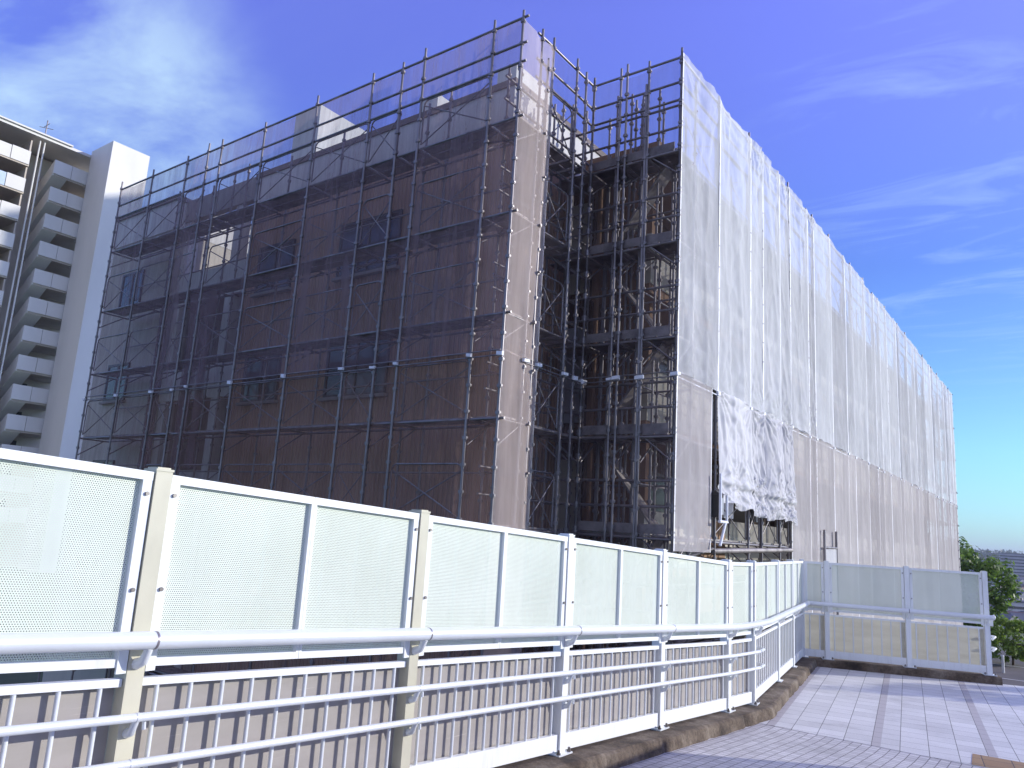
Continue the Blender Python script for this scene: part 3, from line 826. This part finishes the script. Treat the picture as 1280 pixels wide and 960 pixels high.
m = MB(); m.tube([(XB + .12, 21.2, -3), (XB + .12, 21.2, .55)], .035, 8); m.tube([(XB + .12, 22.4, -3), (XB + .12, 22.4, .55)], .035, 8); m.tube([(XB + .12, 21.2, .1), (XB + .12, 22.4, .1)], .03, 8)
m.build('frame', M['steel'], o)
m = MB(); m.add([(XB + .13, 22.4, .08), (XB + .16, 21.9, -.35), (XB + .13, 22.38, -.8), (XB + .13, 21.3, .06), (XB + .15, 21.25, -1.2), (XB + .14, 22.36, -1.4)], [(0, 1, 2), (0, 3, 4, 1), (1, 4, 5, 2)])
m.build('hung_cloth', M['net_white'], o)
for (y, h, w) in ((15.3, .75, .5), (17.2, .6, .35)):
    m = MB(); m.box(XB - .35, XB - .30, y, y + w, .55, .55 + h * .5)
    tag(m.build('site_board', M['clip' if y < 16 else 'panel_blue'], org=(XB - .3, y, .55)), 'pale blue board inside the opening' if y < 16 else 'grey board tied inside the opening near its far end', 'board')
m = MB(); m.tube([(XB + .02, 13.9, -.12), (XB + .02, 18.7, -.02)], .05, 8); m.tube([(XB - .45, 12.9, -.4), (XB + .02, 13.9, -.08)], .03, 8)
m.build('cross_tube', M['darksteel'], s4)
m = MB(); m.box(-6.58, -6.5, 15.5, 16.9, -1.4, .5); tag(m.build('hoarding_panel', M['slab_under'], org=(-6.5, 16.2, -1.4)), 'dark brown hoarding panel low inside the opening', 'panel')

# ------------------------------------------------------------------ far apartment tower
apt = tag(empty('apartment_tower', (-79, 25, -6.2)), 'tall pale apartment tower with stacked outside stairs at the left edge', 'building')
mb = MB(); mb.box(-80.7, -76.15, 32.0, 35.8, -6.2, 36.2); mb.build('stair_tower', M['apt'], apt)
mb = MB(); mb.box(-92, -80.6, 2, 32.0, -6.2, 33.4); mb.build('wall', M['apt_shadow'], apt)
mb = MB(); mb.box(-92, -76.4, 2, 31.997, 33.62, 33.88); rf = mb.build('roof', M['apt'], apt)
mb = MB(); mb.box(-92, -76.2, 2, 28.5, 33.883, 34.02); mb.build('roof_edge', M['apt'], rf)
m = MB(); m.tube([(-77.5, 26.4, 33.9), (-77.5, 26.4, 36.0)], .06, 6); m.tube([(-78.1, 26.4, 35.5), (-76.9, 26.4, 35.5)], .04, 6); m.tube([(-77.8, 25.9, 35.2), (-77.2, 26.9, 35.2)], .03, 6); m.build('antenna', M['steel'], rf)
NF = 13
for k in range(NF):
    zt = 32.1 - 2.72 * k
    lo = zt - 1.30
    # landing in front of the stairs: two panels, and a set-back corridor panel next to the tower
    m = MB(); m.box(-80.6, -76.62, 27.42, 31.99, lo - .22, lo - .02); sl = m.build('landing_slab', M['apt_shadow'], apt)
    m = MB(); m.box(-76.62, -76.5, 27.3, 28.86, lo - .05, zt); m.box(-76.62, -76.5, 28.9, 30.4, lo - .05, zt); m.box(-80.4, -76.62, 30.28, 30.397, lo - .02, zt - .02); m.build('landing_parapet', M['apt'], sl)
    m = MB(); m.box(-77.1, -76.98, 30.40, 31.99, lo - .3, zt - .12); m.build('corridor_parapet', M['apt'], sl)
    # sloping flight down to the storey below
    m = MB(); m.prism([(-76.62, 27.3, zt), (-76.62, 27.3, lo - .2), (-78.3, 27.3, lo - 1.25), (-80.6, 27.3, lo - 1.25 - 1.3), (-80.6, 27.3, zt - 2.45)], (0, .12, 0)); m.build('stair_parapet', M['apt'], sl)
    m = MB(); m.prism([(-76.7, 27.42, lo - .02), (-76.7, 27.42, lo - .25), (-80.6, 27.42, lo - 2.5), (-80.6, 27.42, lo - 2.25)], (0, 1.2, 0)); m.build('stair_flight', M['apt'], sl)
    m = MB(); m.box(-80.58, -80.5, 29.0, 29.9, lo, lo + 2.0); m.build('door', M['frame'], sl)
    # long balconies to the left of the stairs
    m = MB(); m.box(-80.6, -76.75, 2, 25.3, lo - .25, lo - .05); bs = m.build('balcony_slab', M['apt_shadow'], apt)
    for j in range(6):
        y1 = 25.25 - 3.4 * j
        m = MB(); m.box(-76.75, -76.65, y1 - 1.55, y1, lo - .1, zt - .1); m.build('balcony_parapet', M['apt'], bs)
        m = MB(); m.box(-76.76, -76.68, y1 - 3.32, y1 - 1.6, lo - .1, zt - .14); m.build('balcony_panel', M['pale_glass'] if (k + j) % 2 else M['apt'], bs)
        m = MB(); m.box(-80.58, -80.52, y1 - 2.8, y1 - .9, lo, lo + 1.9); m.build('balcony_door', M['glass'], bs)
    m = MB(); m.box(-80.5, -76.9, 25.15, 25.28, lo + .01, lo + 2.4); m.build('partition', M['apt_shadow'], bs)
for y in (25.9, 26.3):
    m = MB(); m.tube([(-76.9, y, -6.2), (-76.9, y, 33.5)], .075, 8); m.build('downpipe', M['apt'], apt)

KA = 1.057
for o in list(apt.children_recursive):
    if o.name.startswith('stair_tower'): continue
    g = ORG[apt.name]
    o.data.transform(Matrix.Translation(-g) @ Matrix.Scale(KA, 4) @ Matrix.Translation(g))

# a tall block standing out of the frame to the right, whose shadow lies across the tower
far = tag(empty('apartment_block', (5.5, 108, -6.2)), 'tall pale block far off beyond the scaffolded building, out to the right', 'building')
mb = MB(); mb.box(1.5, 9.5, 101.5, 114, -6.2, 62.5); mb.build('wall', M['apt'], far)
mb = MB(); mb.box(1.3, 9.7, 101.3, 114.2, 62.5, 63.2); mb.build('roof', M['conc'], far)
w0 = None
for k in range(15):
    for j in range(4):
        z = 58 - 4 * k
        if w0 is None:
            m = MB(); m.box(2.2, 3.5, 101.4, 101.55, 58, 60); w0 = m.build('window', M['glass'], far)
        else:
            c = w0.copy(); COL.objects.link(c); c.parent = far; c.location = (1.8 * j, 0, z - 58)

# ------------------------------------------------------------------ terrain, road, trees, town
def gz(x, y):
    r = math.hypot(x, y)
    pts = [(0, -6.2), (88, -6.2), (190, -24), (380, -27), (700, -25), (1050, -14), (1500, 4), (2100, 16), (4200, 16), (9000, -60)]
    for (a, b) in zip(pts, pts[1:]):
        if r <= b[0]:
            t = (r - a[0]) / (b[0] - a[0]); t = t * t * (3 - 2 * t)
            z = a[1] + (b[1] - a[1]) * t; break
    else: z = -60
    if r > 500: z += 6 * noise.noise(V((x * .0016, y * .0016, 0))) * min(1, (r - 500) / 900)
    return z

rr = [0, 20, 40, 60, 80, 88, 100, 115, 130, 150, 170, 190, 230, 280, 340, 420, 520, 640, 760, 880, 1000, 1150, 1300, 1450, 1600, 1800, 2100, 2500, 3200, 4200, 6000, 9000]
vs = [(0, 0, -6.2)]; fs = []; NA = 96
for r in rr[1:]:
    for k in range(NA):
        t = 2 * math.pi * k / NA; x, y = r * math.cos(t), r * math.sin(t); vs.append((x, y, gz(x, y)))
for k in range(NA): fs.append((0, 1 + k, 1 + (k + 1) % NA))
for i in range(len(rr) - 2):
    b0 = 1 + i * NA; b1 = b0 + NA
    for k in range(NA): fs.append((b0 + k, b1 + k, b1 + (k + 1) % NA, b0 + (k + 1) % NA))
mb = MB(); mb.add(vs, fs, True)
tag(mb.build('ground', M['soil']), 'lower ground falling away to the valley and far hills', None, None, 'structure')
mb = MB(); mb.box(-5.3, 40, 46.0, 66, -6.3, -6.08); tag(mb.build('road', M['asphalt']), 'worn brown grey asphalt yard below the paving', None, None, 'structure')
mb = MB()
for y in (50.5, 57.0): mb.box(-5.2, 40, y, y + .12, -6.079, -6.074)
tag(mb.build('road_marking', M['paint']), 'thin white painted lines on the asphalt yard', None, None, 'structure')
mb = MB(); mb.box(-5.3, 40, 45.7, 45.997, -6.3, -5.95); tag(mb.build('road_kerb', M['conc']), 'pale kerb between the grass and the asphalt yard', None, None, 'structure')
# grass strip below the plaza
mb = MB(); rg = random.Random(5)
for k in range(14000):
    x = rg.uniform(-5.2, 12); y = rg.uniform(30, 45.6); h = rg.uniform(.12, .4); a = rg.uniform(0, 3.14); w = .03
    dx, dy = math.cos(a) * w, math.sin(a) * w; lx, ly = rg.uniform(-.1, .1), rg.uniform(-.1, .1)
    mb.add([(x - dx, y - dy, -6.2), (x + dx, y + dy, -6.2), (x + lx, y + ly, -6.2 + h)], [(0, 1, 2)])
tag(mb.build('grass', M['grass']), 'mown green grass strip below the paving', 'grass', None, 'stuff')


def crown_mesh(c, rad, n, size, seed, nclump=36, squash=1.):
    rs = random.Random(seed); mb = MB(); cl = []
    while len(cl) < nclump:
        p = V((rs.uniform(-1, 1), rs.uniform(-1, 1), rs.uniform(-1, 1)))
        if p.length < 1 and p.length > .35 + .3 * rs.random(): cl.append((p, rs.uniform(.16, .34)))
    for k in range(n):
        p, r = cl[rs.randrange(nclump)]
        d = V((rs.gauss(0, 1), rs.gauss(0, 1), rs.gauss(0, 1))).normalized() * (r * rs.random() ** .45)
        q = p + d
        q = V((c[0] + q.x * rad[0], c[1] + q.y * rad[1], c[2] + q.z * rad[2]))
        nrm = (d.normalized() + V((rs.uniform(-.7, .7), rs.uniform(-.7, .7), rs.uniform(-.2, .9)))).normalized()
        a = nrm.orthogonal().normalized(); a.rotate(Matrix.Rotation(rs.uniform(0, 6.28), 3, nrm)); b = nrm.cross(a)
        s = size * rs.uniform(.6, 1.3)
        mb.add([q - a * s, q - b * s * .5, q + a * s, q + b * s * .5], [(0, 1, 2, 3)])
    return mb


def tree(x, y, h, rad, n, size, seed, mat, label, group=None, name='leafy_tree', crown_z=None, z=None):
    z = gz(x, y) if z is None else z; rs = random.Random(seed + 50)
    root = tag(empty(name, (x, y, z)), label, 'tree', group)
    cz = z + h - rad[2] if crown_z is None else crown_z
    m = MB(); top = V((x + .15, y, cz + rad[2] * .3))
    m.tube([(x, y, z - .1), (x + .05, y, z + (cz - z) * .5), top], [h * .028, h * .02, h * .006], 9)
    for k in range(9):
        t = rs.uniform(.45, .95); b = V((x, y, z)).lerp(top, t); a = rs.uniform(0, 6.28)
        e = V((x + math.cos(a) * rad[0] * .75, y + math.sin(a) * rad[1] * .75, cz + rs.uniform(-.5, .7) * rad[2]))
        m.tube([b, b.lerp(e, .5) + V((0, 0, -.1 * rad[2])), e], [h * .010, h * .007, h * .002], 6)
    m.build('trunk', M['bark'], root)
    crown_mesh((x, y, cz), rad, n, size, seed, 60).build('crown', mat, root)
    return root


tree(-6.9, 60.5, 7.6, (2.9, 2.9, 3.5), 9000, .17, 3, M['leaf_dark'], 'bushy dark green tree rising behind the end of the white sheets')
tree(-4.05, 57.5, 2.9, (1.7, 1.5, 1.25), 3500, .14, 4, M['leaf_mid'], 'bright green rounded bush to the right of the dark tree', name='bush')
tree(-5.9, 55.5, 2.2, (1.0, 1.0, .9), 1500, .12, 6, M['leaf_mid'], 'small bright bush low in front of the dark tree', name='bush')
tree(8.5, 24.5, 8.6, (1.0, 1.0, .9), 900, .15, 8, M['leaf_mid'], 'street tree beside the paving out to the right')
# slender pale posts by the yard
for k, (x, y) in enumerate(((-5.0, 55), (-4.2, 53))):
    m = MB(); m.tube([(x, y, -6.1), (x, y, -5.2)], .07, 8); m.tube([(x, y, -5.2), (x, y, -5.12)], [.085, .05], 8)
    tag(m.build('bollard', M['white_conc'], org=(x, y, -6.1)), 'short pale bollard on the asphalt yard, ' + ('nearer the dark tree' if k == 0 else 'farther from the dark tree'), 'bollard')

# houses of the far town
HM = {}
walls = {'white': (.62, .6, .58), 'cream': (.5, .45, .38), 'grey': (.36, .36, .38)}
roofs = {'grey': (.14, .14, .16), 'brown': (.17, .10, .07), 'dark blue': (.08, .10, .16)}
for k, c in walls.items(): HM[k] = plain('far_wall_' + k, c, .85, 0, .1, .1)
for k, c in roofs.items(): HM['r' + k] = plain('far_roof_' + k.replace(' ', '_'), c, .7, 0, .15, .2)
protos = {}
rh = random.Random(11)
def house_mesh(w, d, h, wk, rk):
    mb = MB(); mb.box(-w / 2, w / 2, -d / 2, d / 2, -3, h, 0)
    o = .5; r = h + d * .28
    p = [(-w / 2 - o, -d / 2 - o, h), (w / 2 + o, -d / 2 - o, h), (w / 2 + o, d / 2 + o, h), (-w / 2 - o, d / 2 + o, h), (-w / 2 - o * .5, 0, r), (w / 2 + o * .5, 0, r)]
    p = [(a, b, c + .02) for a, b, c in p]
    mb.add(p, [(0, 1, 5, 4), (2, 3, 4, 5), (1, 2, 5), (3, 0, 4), (0, 3, 2, 1)], mi=1)
    for fl in range(int(h // 2.7)):
        for t in (-.3, 0.02, .3):
            z = fl * 2.8 + .9
            mb.box(t * w - .7, t * w + .7, -d / 2 - .06, -d / 2 + .02, z, z + 1.3, 2)
            mb.box(w / 2 - .02, w / 2 + .06, t * d - .6, t * d + .6, z, z + 1.3, 2)
    return mb
n_house = 0
tries = 0
placed = []
while n_house < 200 and tries < 9000:
    tries += 1
    r = 190 * (1250 / 190) ** (rh.random() ** .8)
    az = R_(rh.uniform(-6.6, -2.0)) if n_house < 150 else R_(rh.uniform(-14, 9))       # measured from +Y towards +X
    x, y = r * math.sin(az), r * math.cos(az)
    if any((x - a) ** 2 + (y - b) ** 2 < 12 ** 2 for a, b in placed): continue
    placed.append((x, y))
    wk = rh.choice(list(walls)); rk = rh.choice(list(roofs)); key = (wk, rk)
    if key not in protos:
        o = house_mesh(10, 8, 5.6, wk, rk).build('far_house', [HM[wk], HM['r' + rk], M['glass']])
        protos[key] = o
    else:
        o = protos[key].copy(); COL.objects.link(o)
    s = rh.uniform(.8, 1.35)
    o.location = (x, y, gz(x, y)); o.rotation_euler = (0, 0, rh.choice((0, 1.57, .4, 2.0, -.5))); o.scale = (s, s, rh.uniform(.85, 1.2))
    tag(o, 'small %s house with a %s roof in the distant town' % (wk, rk), 'house', 'houses of the distant town')
    n_house += 1
def slab(x, y, w, d, h, rot, label, wall):
    z = gz(x, y); root = tag(empty('far_block', (x, y, z)), label, 'building')
    m = MB(); m.box(x - w / 2, x + w / 2, y - d / 2, y + d / 2, z - 4, z + h); m.build('wall', HM[wall], root)
    m = MB(); m.box(x - w / 2 - .4, x + w / 2 + .4, y - d / 2 - .4, y + d / 2 + .4, z + h + .02, z + h + .7); m.build('roof', HM['rgrey'], root)
    for k in range(int(h // 3)):
        m = MB(); m.box(x - w / 2 + 1, x + w / 2 - 1, y - d / 2 - .1, y - d / 2 + .2, z + 1.2 + 3 * k, z + 2.3 + 3 * k); m.build('window_band', M['glass'], root)
    root.rotation_euler = (0, 0, rot)
slab(-52, 905, 34, 14, 25, -.06, 'long grey block standing highest in the distant town', 'grey')
slab(-36, 905, 8, 15, 27, -.06, 'narrow bright block at the end of the long distant block', 'white')
slab(-20, 760, 30, 13, 15, .1, 'low cream block below the long distant block', 'cream')
slab(-60, 620, 26, 12, 12, -.2, 'white flat roofed block half hidden behind the dark tree', 'white')
slab(10, 980, 36, 14, 22, .05, 'grey distant block at the right edge of the town', 'grey')
slab(-22, 420, 22, 12, 10, .3, 'broad white flat roofed building nearest in the distant town', 'white')
mb = MB(); rw = random.Random(21)
for k in range(9000):
    r = rw.choice((rw.uniform(1180, 1500), rw.uniform(1450, 2100))); az = R_(rw.uniform(-22, 14)); x, y = r * math.sin(az), r * math.cos(az)
    z = gz(x, y) + rw.uniform(1, 11) + 3 * noise.noise(V((x * .02, y * .02, 1)))
    a = V((rw.uniform(-1, 1), rw.uniform(-1, 1), rw.uniform(-.6, .6))).normalized() * rw.uniform(2, 5); b = V((rw.uniform(-1, 1), rw.uniform(-1, 1), rw.uniform(.2, 1))).normalized() * rw.uniform(2, 4.5); c = V((x, y, z))
    mb.add([c - a, c - b, c + a, c + b], [(0, 1, 2, 3)])
tag(mb.build('far_woods', M['leaf_far']), 'dark wooded ridge closing the distant town', 'woods', None, 'stuff')

hm, hnt, HN, HL, HB = NT('pale_air')
HN.remove(HB); pv = HN.new('ShaderNodeVolumePrincipled'); pv.inputs['Color'].default_value = (.82, .86, 1, 1); pv.inputs['Density'].default_value = .00022
HL.new(pv.outputs[0], HN['Material Output'].inputs['Volume'])
mb = MB(); mb.box(-9500, 9500, -9500, 9500, -90, 90); hz_ = mb.build('haze', hm); tag(hz_, 'thin pale haze over the valley', 'haze', None, 'stuff')

mb = MB()
for k in range(5000):
    r = 150 * (1300 / 150) ** rw.random(); az = R_(rw.uniform(-9, 3)); x, y = r * math.sin(az), r * math.cos(az)
    if noise.noise(V((x * .03, y * .03, 4))) < .05: continue
    a = V((rw.uniform(-1, 1), rw.uniform(-1, 1), rw.uniform(-.6, .6))).normalized() * rw.uniform(.8, 2.2); b = V((rw.uniform(-1, 1), rw.uniform(-1, 1), rw.uniform(.2, 1))).normalized() * rw.uniform(.8, 2); c = V((x, y, gz(x, y) + rw.uniform(.5, 4.5)))
    mb.add([c - a, c - b, c + a, c + b], [(0, 1, 2, 3)])
tag(mb.build('town_greenery', M['leaf_dark']), 'patches of garden trees between the houses of the distant town', 'greenery', None, 'stuff')

# ------------------------------------------------------------------ light, sky, camera
EL = R_(17.0); AZ = R_(40.0)                         # sun height; bearing from +X towards +Y
S = V((math.cos(EL) * math.cos(AZ), math.cos(EL) * math.sin(AZ), math.sin(EL)))
ld = bpy.data.lights.new('sun', 'SUN'); ld.energy = 4.5; ld.angle = R_(.5); ld.color = (1.0, .965, .90)
lo = bpy.data.objects.new('sun', ld); COL.objects.link(lo); lo.rotation_euler = (-S).to_track_quat('-Z', 'Y').to_euler()

w = bpy.data.worlds.new('World'); sc.world = w; w.use_nodes = True
N = w.node_tree.nodes; L = w.node_tree.links
bg = N['Background']; bg.inputs['Strength'].default_value = .15
sky = N.new('ShaderNodeTexSky'); sky.sky_type = 'NISHITA'; sky.sun_disc = False
sky.sun_elevation = EL; sky.sun_rotation = math.pi / 2 - AZ; sky.altitude = 60; sky.air_density = 1.0; sky.dust_density = .6; sky.ozone_density = 2.0
tc = N.new('ShaderNodeTexCoord'); sp = N.new('ShaderNodeSeparateXYZ'); L.new(tc.outputs['Generated'], sp.inputs[0])
tint = ramp(N, L, sp.outputs[2], [(0., (.58, 1.05, 1.5)), (.12, (.66, 1.12, 1.4)), (.33, (.60, .80, 1.6)), (.60, (1.45, 1.15, 2.6)), (1., (1.3, 1.05, 2.0))])
skyc = mixc(N, L, 1., sky.outputs[0], tint, 'MULTIPLY')
# thin cirrus: projected on a flat layer overhead, kept to two patches of the sky
zc = mnode(N, L, 'MAXIMUM', sp.outputs[2], .06)
px = mnode(N, L, 'DIVIDE', sp.outputs[0], zc); py = mnode(N, L, 'DIVIDE', sp.outputs[1], zc)
cv = N.new('ShaderNodeCombineXYZ'); L.new(px, cv.inputs[0]); L.new(py, cv.inputs[1])
mp = N.new('ShaderNodeMapping'); mp.inputs['Rotation'].default_value = (0, 0, R_(30)); mp.inputs['Scale'].default_value = (1.0, 2.6, 1); L.new(cv.outputs[0], mp.inputs[0])
n1 = noisen(N, L, mp.outputs[0], 1.3, 9, .62, None, .9); n2 = noisen(N, L, cv.outputs[0], .55, 4, .5)
n3 = noisen(N, L, cv.outputs[0], 1.5, 9, .6, (1., 1.5, 1), .35)
wisp = mnode(N, L, 'MULTIPLY', ramp(N, L, n1, [(.43, 0.), (.75, 1.)]), ramp(N, L, n2, [(.38, 0.), (.6, 1.)]))
def mask(d, a, b):
    vm = N.new('ShaderNodeVectorMath'); vm.operation = 'DOT_PRODUCT'; L.new(tc.outputs['Generated'], vm.inputs[0]); vm.inputs[1].default_value = V(d).normalized()
    mr = N.new('ShaderNodeMapRange'); mr.interpolation_type = 'SMOOTHSTEP'; mr.inputs['From Min'].default_value = a; mr.inputs['From Max'].default_value = b
    L.new(vm.outputs['Value'], mr.inputs['Value']); return mr.outputs[0]
mL = mnode(N, L, 'MULTIPLY', mask((-.87, .30, .39), .962, .996), ramp(N, L, n3, [(.36, 0.), (.66, 1.)]))
mR = mnode(N, L, 'MULTIPLY', mask((-.06, .91, .42), .955, .998), ramp(N, L, n1, [(.50, 0.), (.70, 1.)]))
fac = mnode(N, L, 'MINIMUM', mnode(N, L, 'ADD', mnode(N, L, 'ADD', mnode(N, L, 'MULTIPLY', mL, .75), mnode(N, L, 'MULTIPLY', mR, .32)), mnode(N, L, 'MULTIPLY', wisp, .02)), 1.)
skyc = mixc(N, L, fac, skyc, (4.2, 5.9, 7.2))
mB = mnode(N, L, 'MULTIPLY', mask((.35, -.62, .70), .45, .80), ramp(N, L, n2, [(.25, .14), (.6, .5)]))  # unseen bright cloud added behind the camera to lift the fill light
skyc = mixc(N, L, mB, skyc, (5.6, 5.3, 6.0))
L.new(skyc, bg.inputs['Color'])

cd = bpy.data.cameras.new('camera'); cam = bpy.data.objects.new('camera', cd); COL.objects.link(cam); sc.camera = cam
cd.sensor_width = 36; cd.sensor_fit = 'HORIZONTAL'; cd.lens = 955 / 1280 * 36; cd.clip_start = .05; cd.clip_end = 20000
RM = ((0.80416567, -0.06470847, -0.59087257), (0.59130546, 0.18847412, 0.78411438), (0.06062534, -0.97994404, 0.18982689))
m4 = Matrix(((RM[0][0], -RM[0][1], -RM[0][2], 0), (RM[1][0], -RM[1][1], -RM[1][2], 0), (RM[2][0], -RM[2][1], -RM[2][2], 0), (0, 0, 0, 1)))
cam.matrix_world = m4

sc.view_settings.view_transform = 'Standard'; sc.view_settings.look = 'None'; sc.view_settings.exposure = 0.0; sc.view_settings.gamma = 1
sc.view_settings.use_curve_mapping = False
sc.cycles.transparent_max_bounces = 24; sc.cycles.max_bounces = 8; sc.cycles.use_denoising = True
